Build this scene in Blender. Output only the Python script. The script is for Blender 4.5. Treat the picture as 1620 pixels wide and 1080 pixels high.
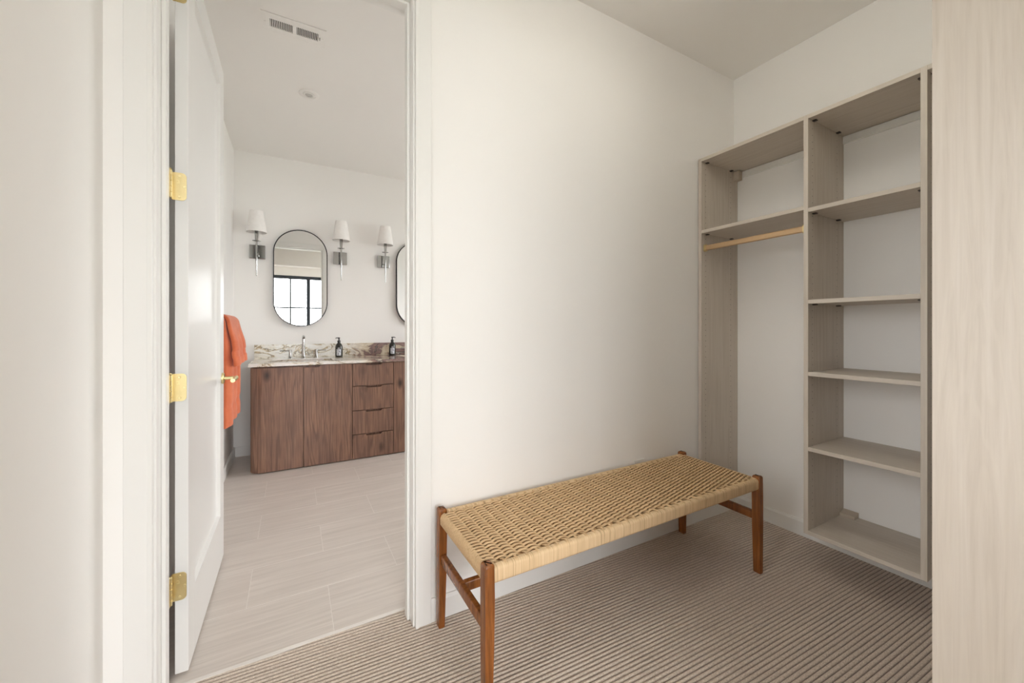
import bpy, bmesh, math, random
from mathutils import Vector, Matrix

random.seed(7)
scn = bpy.context.scene
for o in list(bpy.data.objects):
    bpy.data.objects.remove(o)
col = scn.collection

# ------------------------------------------------------------------ camera
# calibrated on the photograph: x runs along the wall with the doorway, y towards the bathroom, z up
FPX, CXP, HOR = 620.6, 810.0, 518.0
EYE = 1.155
cam_d = bpy.data.cameras.new('camera')
cam_d.sensor_width = 36.0
cam_d.lens = FPX / 1620.0 * 36.0
cam_d.shift_y = (HOR - 540.0) / 1620.0
cam_d.clip_start = 0.02
cam = bpy.data.objects.new('camera', cam_d)
col.objects.link(cam)
cam.location = (0, 0, EYE)
heading = math.atan2(1110.0, FPX)
cam.rotation_euler = (math.pi / 2, 0, heading - math.pi / 2)
scn.camera = cam

# ------------------------------------------------------------------ sky, exposure
SKY = 12.7
FILL_LAMP = 10.0  # strength of the added closet fill lamp
world = bpy.data.worlds.new('overcast_sky')
scn.world = world
world.use_nodes = True
wn = world.node_tree.nodes
wl = world.node_tree.links
wn.clear()
w_out = wn.new('ShaderNodeOutputWorld')
w_bg = wn.new('ShaderNodeBackground')
w_bg.inputs['Color'].default_value = (0.97, 0.985, 1.0, 1)
w_bg.inputs['Strength'].default_value = SKY
wl.new(w_bg.outputs[0], w_out.inputs[0])
world.cycles.sampling_method = 'MANUAL'
world.cycles.sample_map_resolution = 64
vs = scn.view_settings
vs.view_transform = 'Standard'
vs.look = 'None'
vs.gamma = 1.0
vs.use_curve_mapping = False
vs.exposure = 0.0
scn.cycles.max_bounces = 12
scn.cycles.diffuse_bounces = 8
scn.cycles.sample_clamp_indirect = 10.0
scn.cycles.caustics_reflective = False
scn.cycles.caustics_refractive = False

def portal(loc, rot, sx, sy):
    l = bpy.data.lights.new('window_daylight', 'AREA')
    l.shape = 'RECTANGLE'
    l.size, l.size_y = sx, sy
    l.cycles.is_portal = True
    o = bpy.data.objects.new('window_daylight', l)
    col.objects.link(o)
    o.location, o.rotation_euler = loc, rot

# bedroom window behind the camera, assumed bathroom window added on its far side wall
BW_X0, BW_X1, BW_Z0, BW_Z1, BW_Y = -0.435, 1.10, 0.08, 2.55, -2.2
TW_Y0, TW_Y1, TW_Z0, TW_Z1, TW_X = 2.10, 3.75, 0.80, 2.30, 3.0
CW_Y0, CW_Y1, CW_Z0, CW_Z1 = 0.03, 0.73, 0.85, 2.0  # opening of the added closet side window, sized for fill light
portal(((BW_X0 + BW_X1) / 2, BW_Y - 0.13, (BW_Z0 + BW_Z1) / 2), (math.pi / 2, 0, 0), BW_X1 - BW_X0, BW_Z1 - BW_Z0)
portal((TW_X + 0.13, (TW_Y0 + TW_Y1) / 2, (TW_Z0 + TW_Z1) / 2), (0, math.pi / 2, 0), TW_Z1 - TW_Z0, TW_Y1 - TW_Y0)

portal((-0.461 - 0.13, (CW_Y0 + CW_Y1) / 2, (CW_Z0 + CW_Z1) / 2), (0, -math.pi / 2, 0), CW_Z1 - CW_Z0, CW_Y1 - CW_Y0)  # portal of the added closet side window

# ------------------------------------------------------------------ materials
class NT:
    def __init__(s, name):
        s.m = bpy.data.materials.new(name)
        s.m.use_nodes = True
        s.n = s.m.node_tree.nodes
        s.l = s.m.node_tree.links
        s.b = s.n['Principled BSDF']
    def new(s, t, **kw):
        n = s.n.new(t)
        for k, v in kw.items():
            setattr(n, k, v)
        return n
    def coord(s, scale=(1, 1, 1), rnd=0.0, rot=(0, 0, 0)):
        tc = s.new('ShaderNodeTexCoord')
        mp = s.new('ShaderNodeMapping')
        mp.inputs['Scale'].default_value = scale
        mp.inputs['Rotation'].default_value = rot
        src = tc.outputs['Object']
        if rnd:
            oi = s.new('ShaderNodeObjectInfo')
            mu = s.new('ShaderNodeMath', operation='MULTIPLY')
            mu.inputs[1].default_value = rnd
            s.l.new(oi.outputs['Random'], mu.inputs[0])
            ad = s.new('ShaderNodeVectorMath', operation='ADD')
            s.l.new(src, ad.inputs[0])
            s.l.new(mu.outputs[0], ad.inputs[1])
            src = ad.outputs[0]
        s.l.new(src, mp.inputs['Vector'])
        return mp.outputs[0]
    def noise(s, vec, scale, detail=4, rough=0.55, dist=0.0):
        n = s.new('ShaderNodeTexNoise')
        n.inputs['Scale'].default_value = scale
        n.inputs['Detail'].default_value = detail
        n.inputs['Roughness'].default_value = rough
        n.inputs['Distortion'].default_value = dist
        s.l.new(vec, n.inputs['Vector'])
        return n.outputs['Fac']
    def ramp(s, fac, stops):
        r = s.new('ShaderNodeValToRGB')
        e = r.color_ramp.elements
        while len(e) < len(stops):
            e.new(0.5)
        for i, (p, c) in enumerate(stops):
            e[i].position = p
            e[i].color = (c[0], c[1], c[2], 1) if not isinstance(c, float) else (c, c, c, 1)
        s.l.new(fac, r.inputs[0])
        return r.outputs[0]
    def mix(s, fac, a, b, blend='MIX'):
        m = s.new('ShaderNodeMix', data_type='RGBA', blend_type=blend)
        for i, v in ((0, fac), (6, a), (7, b)):
            if hasattr(v, 'is_linked'):
                s.l.new(v, m.inputs[i])
            elif isinstance(v, (int, float)):
                m.inputs[i].default_value = v
            else:
                m.inputs[i].default_value = (v[0], v[1], v[2], 1)
        return m.outputs[2]
    def bump(s, h, strength, dist=0.001):
        b = s.new('ShaderNodeBump')
        b.inputs['Strength'].default_value = strength
        b.inputs['Distance'].default_value = dist
        s.l.new(h, b.inputs['Height'])
        s.l.new(b.outputs[0], s.b.inputs['Normal'])
    def col(s, c):
        if hasattr(c, 'is_linked'):
            s.l.new(c, s.b.inputs['Base Color'])
        else:
            s.b.inputs['Base Color'].default_value = (c[0], c[1], c[2], 1)
    def set(s, **kw):
        for k, v in kw.items():
            s.b.inputs[k.replace('_', ' ')].default_value = v
        return s.m

M = {}
def paint(name, c, rough, bump=0.08, scale=260):
    t = NT(name)
    v = t.coord()
    n = t.noise(v, 1.3, 2)
    t.col(t.mix(t.ramp(n, [(0.3, 0.0), (0.7, 1.0)]), [x * 0.985 for x in c], c))
    t.bump(t.noise(v, scale, 2), bump, 0.0006)
    M[name] = t.set(Roughness=rough)
paint('wall_paint', (0.895, 0.882, 0.862), 0.62)
paint('ceiling_paint', (0.875, 0.86, 0.835), 0.75)
paint('trim_paint', (0.84, 0.835, 0.815), 0.32, 0.03, 120)
paint('door_paint', (0.82, 0.815, 0.80), 0.30, 0.03, 120)

def plain(name, c, rough=0.5, metal=0.0, **kw):
    t = NT(name)
    v = t.coord()
    n = t.noise(v, 40, 2)
    t.col(t.mix(n, [x * 0.94 for x in c], [min(1, x * 1.05) for x in c]))
    M[name] = t.set(Roughness=rough, Metallic=metal, **kw)
plain('brass', (0.80, 0.67, 0.36), 0.33, 1.0)
plain('brass_screw', (0.90, 0.78, 0.45), 0.3, 1.0)
plain('rod_gold', (0.60, 0.42, 0.25), 0.36, 0.75)
plain('chrome', (0.47, 0.47, 0.46), 0.07, 1.0)
plain('black_metal', (0.02, 0.02, 0.022), 0.35, 0.6)
plain('dark_frame', (0.03, 0.04, 0.055), 0.4)
plain('white_plastic', (0.86, 0.85, 0.82), 0.4)
plain('vent_white', (0.86, 0.845, 0.82), 0.45)
plain('lamp_trim', (0.78, 0.77, 0.74), 0.4)
plain('lens', (0.55, 0.54, 0.52), 0.15)
plain('dark_gap', (0.02, 0.02, 0.02), 0.8)
plain('fitting', (0.06, 0.05, 0.045), 0.5)
plain('rail_cover', (0.56, 0.48, 0.39), 0.5)
plain('steel_rail', (0.78, 0.77, 0.74), 0.45)
plain('pump_black', (0.015, 0.015, 0.015), 0.3)
plain('bottle_glass', (0.022, 0.02, 0.016), 0.08)
plain('grout', (0.77, 0.725, 0.68), 0.85)
plain('porcelain', (0.85, 0.86, 0.86), 0.12)
plain('shade_linen', (0.88, 0.86, 0.84), 0.85)
plain('ground', (0.35, 0.36, 0.33), 0.95)
plain('bedroom_floor', (0.42, 0.33, 0.25), 0.5)

t = NT('mirror_glass')
t.col((0.93, 0.94, 0.94))
M['mirror'] = t.set(Roughness=0.0, Metallic=1.0)

t = NT('window_glass')
tr = t.new('ShaderNodeBsdfTransparent')
gl = t.new('ShaderNodeBsdfGlossy')
gl.inputs['Roughness'].default_value = 0.02
mx = t.new('ShaderNodeMixShader')
mx.inputs[0].default_value = 0.06
t.l.new(tr.outputs[0], mx.inputs[1])
t.l.new(gl.outputs[0], mx.inputs[2])
t.l.new(mx.outputs[0], t.n['Material Output'].inputs['Surface'])
M['glass'] = t.m

def laminate(name, axis):
    # pale taupe wood-grain laminate; grain runs along the given axis
    t = NT(name)
    long_, cross = 0.9, 26.0
    sc = [cross] * 3
    sc[axis] = long_
    v = t.coord(tuple(sc), 11.0)
    fine = t.noise(v, 2.4, 6, 0.65, 0.6)
    sc2 = [4.5] * 3
    sc2[axis] = 0.42
    v2 = t.coord(tuple(sc2), 5.0)
    broad = t.noise(v2, 2.2, 3, 0.5, 1.6)
    rings = t.new('ShaderNodeMath', operation='SINE')
    mu = t.new('ShaderNodeMath', operation='MULTIPLY')
    mu.inputs[1].default_value = 46.0
    t.l.new(broad, mu.inputs[0])
    t.l.new(mu.outputs[0], rings.inputs[0])
    base = t.ramp(fine, [(0.28, (0.52, 0.46, 0.39)), (0.5, (0.585, 0.525, 0.455)), (0.75, (0.635, 0.58, 0.515))])
    ringf = t.ramp(rings.outputs[0], [(0.15, 0.0), (0.95, 1.0)])
    c = t.mix(ringf, base, (0.66, 0.60, 0.515))
    m2 = t.mix(0.20, base, c)
    t.col(m2)
    t.bump(fine, 0.08, 0.0006)
    M[name] = t.set(Roughness=0.5)
laminate('laminate_x', 0)
laminate('laminate_y', 1)
laminate('laminate_z', 2)

# smoked oak of the vanity
def oak(name, axis):
    t = NT(name)
    sc = [8.0] * 3
    sc[axis] = 0.45
    v = t.coord(tuple(sc), 23.0)
    warp = t.noise(v, 1.0, 3, 0.5, 0.35)
    mu = t.new('ShaderNodeMath', operation='MULTIPLY')
    mu.inputs[1].default_value = 95.0
    t.l.new(warp, mu.inputs[0])
    sn = t.new('ShaderNodeMath', operation='SINE')
    t.l.new(mu.outputs[0], sn.inputs[0])
    sc = [90.0] * 3
    sc[axis] = 3.0
    fine = t.noise(t.coord(tuple(sc), 9.0), 1.5, 5, 0.6)
    cloud = t.noise(t.coord((3, 3, 3), 31.0), 1.4, 3, 0.5)
    c = t.ramp(fine, [(0.25, (0.145, 0.068, 0.042)), (0.55, (0.28, 0.152, 0.098)), (0.8, (0.38, 0.22, 0.146))])
    c = t.mix(t.ramp(sn.outputs[0], [(0.1, 0.0), (0.9, 0.5)]), c, (0.075, 0.036, 0.025))
    c = t.mix(t.ramp(cloud, [(0.35, 0.38), (0.7, 0.0)]), c, (0.12, 0.068, 0.055))
    vo = t.new('ShaderNodeTexVoronoi')
    vo.inputs['Scale'].default_value = 1.0
    kc = [5.5] * 3
    kc[axis] = 3.2
    t.l.new(t.coord(tuple(kc), 17.0), vo.inputs['Vector'])
    c = t.mix(t.ramp(vo.outputs['Distance'], [(0.04, 0.9), (0.20, 0.0)]), c, (0.022, 0.012, 0.010))
    t.col(c)
    t.bump(fine, 0.2, 0.0008)
    M[name] = t.set(Roughness=0.42)
oak('oak_z', 2)

# veined marble: cream ground, slanting grey and gold veins, a plum band in the middle of the slab
t = NT('marble')
v2 = t.coord((1.0, 1.0, 2.6), 0.0, (0, math.radians(-24), 0))
streak = t.noise(v2, 3.0, 7, 0.62, 0.9)
fine = t.noise(t.coord((1.2, 1.2, 4.0), 0.0, (0, math.radians(-30), 0)), 4.0, 8, 0.65, 1.5)
sepm = t.new('ShaderNodeSeparateXYZ')
t.l.new(t.coord(), sepm.inputs[0])
band = t.new('ShaderNodeMapRange')
band.inputs['From Min'].default_value = 0.05
band.inputs['From Max'].default_value = 0.42
adx = t.new('ShaderNodeMath', operation='SUBTRACT')
adx.inputs[1].default_value = 0.22
t.l.new(sepm.outputs['X'], adx.inputs[0])
abx = t.new('ShaderNodeMath', operation='ABSOLUTE')
t.l.new(adx.outputs[0], abx.inputs[0])
t.l.new(abx.outputs[0], band.inputs['Value'])
band.inputs['To Min'].default_value = 1.0
band.inputs['To Max'].default_value = 0.0
c = t.ramp(streak, [(0.40, (0.82, 0.80, 0.76)), (0.475, (0.80, 0.77, 0.70)), (0.495, (0.52, 0.40, 0.22)), (0.512, (0.16, 0.13, 0.10)), (0.525, (0.74, 0.69, 0.58)), (0.60, (0.82, 0.80, 0.76))])
plum = t.ramp(streak, [(0.36, (0.78, 0.72, 0.60)), (0.44, (0.60, 0.50, 0.36)), (0.48, (0.20, 0.125, 0.125)), (0.53, (0.34, 0.22, 0.185)), (0.56, (0.06, 0.045, 0.05)), (0.60, (0.74, 0.67, 0.55))])
bmul = t.new('ShaderNodeMath', operation='MULTIPLY')
t.l.new(band.outputs[0], bmul.inputs[0])
bmul.inputs[1].default_value = 1.0
c = t.mix(t.ramp(bmul.outputs[0], [(0.12, 0.0), (0.55, 1.0)]), c, plum)
c = t.mix(t.ramp(fine, [(0.492, 0.0), (0.5, 0.7), (0.508, 0.0)]), c, (0.16, 0.13, 0.12))
t.col(c)
M['marble'] = t.set(Roughness=0.16)

# bathroom floor tile: greige with fine streaks along x
t = NT('tile')
s1 = t.noise(t.coord((1.2, 30, 30), 37.0), 2.2, 6, 0.65)
s2 = t.noise(t.coord((0.8, 5, 5), 13.0), 1.5, 3)
oi = t.new('ShaderNodeObjectInfo')
c = t.ramp(s1, [(0.25, (0.54, 0.485, 0.44)), (0.55, (0.655, 0.595, 0.545)), (0.8, (0.73, 0.675, 0.625))])
c = t.mix(t.ramp(s2, [(0.3, 0.25), (0.7, 0.0)]), c, (0.52, 0.465, 0.425))
c = t.mix(t.ramp(oi.outputs['Random'], [(0.0, 0.10), (1.0, 0.0)]), c, (0.48, 0.43, 0.39))
t.col(c)
t.bump(s1, 0.05, 0.0006)
M['tile'] = t.set(Roughness=0.36)

# ribbed carpet
t = NT('carpet')
f = t.noise(t.coord((130, 260, 260)), 1.0, 3, 0.7)
f2 = t.noise(t.coord((420, 420, 420)), 1.0, 2, 0.7)
b = t.noise(t.coord((3, 3, 3)), 1.0, 2)
c = t.ramp(f, [(0.25, (0.49, 0.395, 0.32)), (0.5, (0.72, 0.61, 0.52)), (0.75, (0.87, 0.775, 0.685))])
c = t.mix(t.ramp(f2, [(0.35, 0.35), (0.65, 0.0)]), c, (0.24, 0.195, 0.16))
geo = t.new('ShaderNodeNewGeometry')
sep = t.new('ShaderNodeSeparateXYZ')
t.l.new(t.new('ShaderNodeTexCoord').outputs['Object'], sep.inputs[0])
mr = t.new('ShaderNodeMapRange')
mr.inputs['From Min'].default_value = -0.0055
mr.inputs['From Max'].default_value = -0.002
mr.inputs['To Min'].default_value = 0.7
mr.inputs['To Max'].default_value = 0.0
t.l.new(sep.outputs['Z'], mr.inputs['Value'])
c = t.mix(mr.outputs[0], c, (0.13, 0.10, 0.08))        # darker low in the grooves between the ribs
t.col(c)
t.bump(f2, 0.6, 0.002)
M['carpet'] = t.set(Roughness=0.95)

# walnut-stained bench frame
t = NT('bench_wood')
g = t.noise(t.coord((60, 60, 4), 7.0), 1.2, 5, 0.6, 0.5)
c = t.ramp(g, [(0.25, (0.12, 0.036, 0.010)), (0.55, (0.26, 0.088, 0.020)), (0.8, (0.40, 0.150, 0.036))])
t.col(c)
M['bench_wood'] = t.set(Roughness=0.26)

t = NT('cord')
n1 = t.noise(t.coord((18, 160, 160)), 1.0, 3, 0.6)
n2 = t.noise(t.coord((7, 7, 7)), 1.0, 2)
c = t.ramp(n1, [(0.25, (0.56, 0.375, 0.20)), (0.55, (0.71, 0.50, 0.285)), (0.8, (0.81, 0.615, 0.385))])
c = t.mix(t.ramp(n2, [(0.35, 0.25), (0.7, 0.0)]), c, (0.55, 0.37, 0.20))
t.col(c)
M['cord'] = t.set(Roughness=0.7)
t = NT('cord_wrap')
n1 = t.noise(t.coord((330, 3, 5)), 1.0, 2, 0.6)
n2 = t.noise(t.coord((9, 9, 9)), 1.0, 2)
c = t.ramp(n1, [(0.26, (0.36, 0.23, 0.12)), (0.40, (0.68, 0.48, 0.275)), (0.62, (0.78, 0.58, 0.355)), (0.8, (0.82, 0.635, 0.415))])
c = t.mix(t.ramp(n2, [(0.35, 0.22), (0.7, 0.0)]), c, (0.58, 0.40, 0.22))
t.col(c)
M['cord_wrap'] = t.set(Roughness=0.7)

t = NT('towel')
f = t.noise(t.coord((400, 400, 400)), 1.0, 2, 0.7)
g = t.noise(t.coord((14, 14, 14)), 1.0, 3)
c = t.mix(t.ramp(g, [(0.3, 0.0), (0.7, 1.0)]), (0.60, 0.125, 0.045), (0.72, 0.185, 0.075))
t.col(c)
t.bump(f, 0.7, 0.002)
M['towel'] = t.set(Roughness=0.95, Sheen_Weight=0.35)

# bottle label: pale block print, too small to read in the photograph
t = NT('bottle_label')
vo = t.noise(t.coord((160, 160, 220)), 1.0, 1, 0.5)
t.col(t.ramp(vo, [(0.40, (0.10, 0.11, 0.15)), (0.47, (0.62, 0.64, 0.70)), (0.7, (0.74, 0.76, 0.80))]))
M['bottle_label'] = t.set(Roughness=0.5)

# ------------------------------------------------------------------ helpers
def world_loc(o):
    v = Vector((0, 0, 0))
    while o is not None:
        v += o.location
        o = o.parent
    return v

def obj(name, bm, mat, parent=None, smooth=False, loc=None, recalc=True):
    """link a bmesh (world coordinates) as one object; loc = origin of a top-level mesh"""
    if recalc:
        bmesh.ops.recalc_face_normals(bm, faces=bm.faces[:])
    me = bpy.data.meshes.new(name)
    off = world_loc(parent) if parent is not None else Vector(loc or (0, 0, 0))
    if off.length > 0:
        bmesh.ops.translate(bm, verts=bm.verts[:], vec=-off)
    bm.to_mesh(me)
    bm.free()
    me.materials.append(M[mat])
    if smooth:
        for p in me.polygons:
            p.use_smooth = True
        if smooth != 'all':
            me.set_sharp_from_angle(angle=math.radians(35))
    o = bpy.data.objects.new(name, me)
    col.objects.link(o)
    if parent is not None:
        o.parent = parent
    elif loc:
        o.location = loc
    return o

def tag(o, label, cat, group=None, kind=None):
    o['label'] = label
    o['category'] = cat
    if group:
        o['group'] = group
    if kind:
        o['kind'] = kind
    return o

def thing(name, loc, label=None, cat=None, group=None, kind=None):
    o = bpy.data.objects.new(name, None)
    o.empty_display_size = 0.05
    col.objects.link(o)
    o.location = loc
    if label:
        o['label'] = label
    if cat:
        o['category'] = cat
    if group:
        o['group'] = group
    if kind:
        o['kind'] = kind
    return o

def copy_tree(o, parent=None):
    c = o.copy()
    col.objects.link(c)
    c.parent = parent
    for ch in list(o.children):
        copy_tree(ch, c)
    return c

def box(bm, lo, hi, bevel=0.0, seg=2):
    x0, y0, z0 = lo
    x1, y1, z1 = hi
    vs_ = [bm.verts.new(p) for p in ((x0, y0, z0), (x1, y0, z0), (x1, y1, z0), (x0, y1, z0), (x0, y0, z1), (x1, y0, z1), (x1, y1, z1), (x0, y1, z1))]
    fs = [bm.faces.new([vs_[i] for i in q]) for q in ((3, 2, 1, 0), (4, 5, 6, 7), (0, 1, 5, 4), (1, 2, 6, 5), (2, 3, 7, 6), (3, 0, 4, 7))]
    if bevel:
        es = set()
        for f_ in fs:
            es.update(f_.edges)
        bmesh.ops.bevel(bm, geom=list(es), offset=bevel, segments=seg, affect='EDGES', profile=0.5)
    return bm

def bbox(lo, hi, bevel=0.0, seg=2):
    return box(bmesh.new(), lo, hi, bevel, seg)

def frame_axes(d):
    d = d.normalized()
    a = Vector((0, 0, 1)) if abs(d.z) < 0.9 else Vector((1, 0, 0))
    u = d.cross(a).normalized()
    return u, d.cross(u).normalized()

def tube(bm, pts, r, n=12, caps=True):
    """round tube along points; r a number or a list"""
    pts = [Vector(p) for p in pts]
    rs = r if isinstance(r, (list, tuple)) else [r] * len(pts)
    rings = []
    u = None
    for i, p in enumerate(pts):
        if i == 0:
            d = pts[1] - pts[0]
        elif i == len(pts) - 1:
            d = pts[-1] - pts[-2]
        else:
            d = (pts[i + 1] - pts[i]).normalized() + (pts[i] - pts[i - 1]).normalized()
        d = d.normalized()
        if u is None:
            u, w = frame_axes(d)
        else:
            u = (u - d * u.dot(d)).normalized()
            w = d.cross(u).normalized()
        rings.append([bm.verts.new(p + (u * math.cos(2 * math.pi * k / n) + w * math.sin(2 * math.pi * k / n)) * rs[i]) for k in range(n)])
    for a, b_ in zip(rings, rings[1:]):
        for k in range(n):
            bm.faces.new((a[k], a[(k + 1) % n], b_[(k + 1) % n], b_[k]))
    if caps:
        bm.faces.new(rings[0][::-1])
        bm.faces.new(rings[-1])
    return bm

def lathe(bm, prof, origin=(0, 0, 0), n=24, axis='z', cap=True):
    """prof = [(radius, height)...] turned about an axis through origin"""
    o = Vector(origin)
    rings = []
    for r, h in prof:
        ring = []
        for k in range(n):
            a = 2 * math.pi * k / n
            c_, s_ = r * math.cos(a), r * math.sin(a)
            p = {'z': (c_, s_, h), 'x': (h, c_, s_), 'y': (c_, h, s_)}[axis]
            ring.append(bm.verts.new(o + Vector(p)))
        rings.append(ring)
    for a, b_ in zip(rings, rings[1:]):
        for k in range(n):
            bm.faces.new((a[k], a[(k + 1) % n], b_[(k + 1) % n], b_[k]))
    if cap:
        bm.faces.new(rings[0])
        bm.faces.new(rings[-1])
    return bm

def prism(bm, pts, axis, a0, a1):
    """extrude a polygon of 2D points along axis from a0 to a1; 2D = the other two axes in order"""
    def mk(p, a):
        return {'x': (a, p[0], p[1]), 'y': (p[0], a, p[1]), 'z': (p[0], p[1], a)}[axis]
    A = [bm.verts.new(mk(p, a0)) for p in pts]
    B = [bm.verts.new(mk(p, a1)) for p in pts]
    n = len(pts)
    bm.faces.new(A)
    bm.faces.new(B[::-1])
    for i in range(n):
        bm.faces.new((A[i], B[i], B[(i + 1) % n], A[(i + 1) % n]))
    return bm

def struct(name, bm, mat, label, cat, parent=None, **kw):
    o = obj(name, bm, mat, parent, **kw)
    if parent is None:
        tag(o, label, cat, kind='structure')
    return o

# ------------------------------------------------------------------ the shell
WA, WAB = 1.508, 1.632          # closet / bathroom face of the wall with the doorway
WB = 2.478                      # closet wall that carries the shelving
WL = -0.461                     # wall on the hinge side, runs on into the bathroom
SOUTH = -0.095                  # closet wall behind the near tower
CEIL = 2.745
BACK = 4.27                     # bathroom wall with the mirrors
JL, JR, JH = -0.347, 0.405, 2.44  # faces of the door jambs, head

bm = bmesh.new()
box(bm, (WL, WA, 0), (JL - 0.02, WAB, CEIL))
box(bm, (JR + 0.02, WA, 0), (TW_X, WAB, CEIL))
box(bm, (JL - 0.02, WA, JH + 0.02), (JR + 0.02, WAB, CEIL))
struct('wall_back', bm, 'wall_paint', 'white wall between closet and bathroom, pierced by the doorway', 'wall')
struct('wall_right', bbox((WB, -0.22, 0), (WB + 0.1, WA, CEIL)), 'wall_paint', 'white closet wall behind the hung wooden shelving', 'wall')
bm = bmesh.new()
box(bm, (WL - 0.14, -0.22, 0), (WL, CW_Y0, CEIL))
box(bm, (WL - 0.14, CW_Y1, 0), (WL, BACK, CEIL))
box(bm, (WL - 0.14, CW_Y0, 0), (WL, CW_Y1, CW_Z0))
box(bm, (WL - 0.14, CW_Y0, CW_Z1), (WL, CW_Y1, CEIL))
struct('wall_left', bm, 'wall_paint', 'white wall on the hinge side of the open door', 'wall')
OX0, OX1 = -0.42, 0.85
bm = bmesh.new()
box(bm, (WL, -0.22, 0), (OX0, SOUTH, CEIL))
box(bm, (OX1, -0.22, 0), (WB, SOUTH, CEIL))
box(bm, (OX0, -0.22, 2.44), (OX1, SOUTH, CEIL))
struct('wall_front', bm, 'wall_paint', 'white closet wall with the wide entry opening', 'wall')
bm = bmesh.new()
box(bm, (-1.7, BW_Y - 0.14, 0), (BW_X0, BW_Y, CEIL))
box(bm, (BW_X1, BW_Y - 0.14, 0), (2.4, BW_Y, CEIL))
box(bm, (BW_X0, BW_Y - 0.14, 0), (BW_X1, BW_Y, BW_Z0))
box(bm, (BW_X0, BW_Y - 0.14, BW_Z1), (BW_X1, BW_Y, CEIL))
struct('wall_bedroom_window', bm, 'wall_paint', 'white bedroom wall with the black framed window', 'wall')
struct('wall_bedroom_left', bbox((-1.8, BW_Y - 0.14, 0), (-1.7, -0.12, CEIL)), 'wall_paint', 'white bedroom side wall', 'wall')
struct('wall_bedroom_right', bbox((2.4, BW_Y - 0.14, 0), (2.5, -0.22, CEIL)), 'wall_paint', 'white bedroom side wall near the shelving corner', 'wall')
struct('wall_bedroom_inner', bbox((-1.7, -0.22, 0), (WL - 0.14, -0.12, CEIL)), 'wall_paint', 'white bedroom wall beside the closet opening', 'wall')
struct('wall_bathroom_back', bbox((WL - 0.1, BACK, 0), (TW_X + 0.14, BACK + 0.1, CEIL)), 'wall_paint', 'white bathroom wall behind vanity, mirrors and sconces', 'wall')
bm = bmesh.new()
box(bm, (TW_X, WA, 0), (TW_X + 0.14, TW_Y0, CEIL))
box(bm, (TW_X, TW_Y1, 0), (TW_X + 0.14, BACK, CEIL))
box(bm, (TW_X, TW_Y0, 0), (TW_X + 0.14, TW_Y1, TW_Z0))
box(bm, (TW_X, TW_Y0, TW_Z1), (TW_X + 0.14, TW_Y1, CEIL))
struct('wall_bathroom_right', bm, 'wall_paint', 'white bathroom wall with the assumed window', 'wall')
struct('ceiling', bbox((-1.9, -2.4, CEIL), (TW_X + 0.14, BACK + 0.1, CEIL + 0.1)), 'ceiling_paint', 'flat white ceiling over closet and bathroom', 'ceiling')

# ribbed carpet: each rib a rounded ridge, laid a few degrees off the wall
bm = bmesh.new()
pitch = 0.0153
YC0, YC1 = -0.22, 1.619
skew = math.radians(-2.8)
ca, sa = math.cos(skew), math.sin(skew)
prof = []
q = -0.45
while q < 2.0:
    for k, h in enumerate((-0.0060, -0.0022, -0.0003, 0.0, -0.0006, -0.0026)):
        prof.append((q + pitch * k / 6, h))
    q += pitch
nx = 26
grid = []
rr = random.Random(3)
for i in range(nx + 1):
    u = -0.7 + 3.5 * i / nx
    ring = []
    for q, h in prof:
        qq = q + rr.uniform(-0.0006, 0.0006)
        ring.append(bm.verts.new((u * ca - qq * sa, u * sa + qq * ca, h)))
    grid.append(ring)
for a, b_ in zip(grid, grid[1:]):
    for k in range(len(prof) - 1):
        bm.faces.new((a[k], b_[k], b_[k + 1], a[k + 1]))
for co, no in (((WL, 0, 0), (-1, 0, 0)), ((WB, 0, 0), (1, 0, 0)), ((0, YC0, 0), (0, -1, 0)), ((0, YC1, 0), (0, 1, 0))):
    bmesh.ops.bisect_plane(bm, geom=bm.verts[:] + bm.edges[:] + bm.faces[:], plane_co=co, plane_no=no, clear_outer=True)
box(bm, (WL, YC0, -0.06), (WB, YC1, -0.012))
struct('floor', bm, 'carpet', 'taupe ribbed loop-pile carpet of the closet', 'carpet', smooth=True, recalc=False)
struct('floor_bedroom', bbox((-1.8, BW_Y - 0.14, -0.06), (2.5, -0.22, 0)), 'bedroom_floor', 'wooden bedroom floor behind the closet', 'floor')

# bathroom floor: grout bed and single tiles
fb = struct('floor_bathroom', bbox((WL, 1.632, -0.06), (TW_X, BACK, -0.0004)), 'grout', 'greige plank-tiled bathroom floor', 'floor')
TW_, TH_ = 0.61, 0.305
row = 0
yy = 1.6345
gap = 0.0017
while yy < BACK - 0.01:
    x = 0.138 - TW_ * 3 + (TH_ if row % 2 else 0)
    while x < TW_X:
        x0, x1 = max(x + 0.001, WL), min(x + TW_ - 0.001, TW_X)
        y1 = min(yy + TH_ - gap, BACK)
        if x1 - x0 > 0.01 and y1 - yy > 0.01:
            o = obj('tile', bbox((x0, yy + gap, -0.004), (x1, y1, 0.0), 0.0003, 1), 'tile', fb)
        x += TW_
    yy += TH_
    row += 1
struct('trim_3', bbox((JL, 1.619, -0.05), (JR, 1.632, 0.0005), 0.001, 1), 'grout', 'pale metal threshold strip between carpet and tile', 'threshold')
struct('ground', bbox((-40, -40, -0.4), (40, 40, -0.35)), 'ground', 'open ground outside the windows', 'ground')

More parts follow.
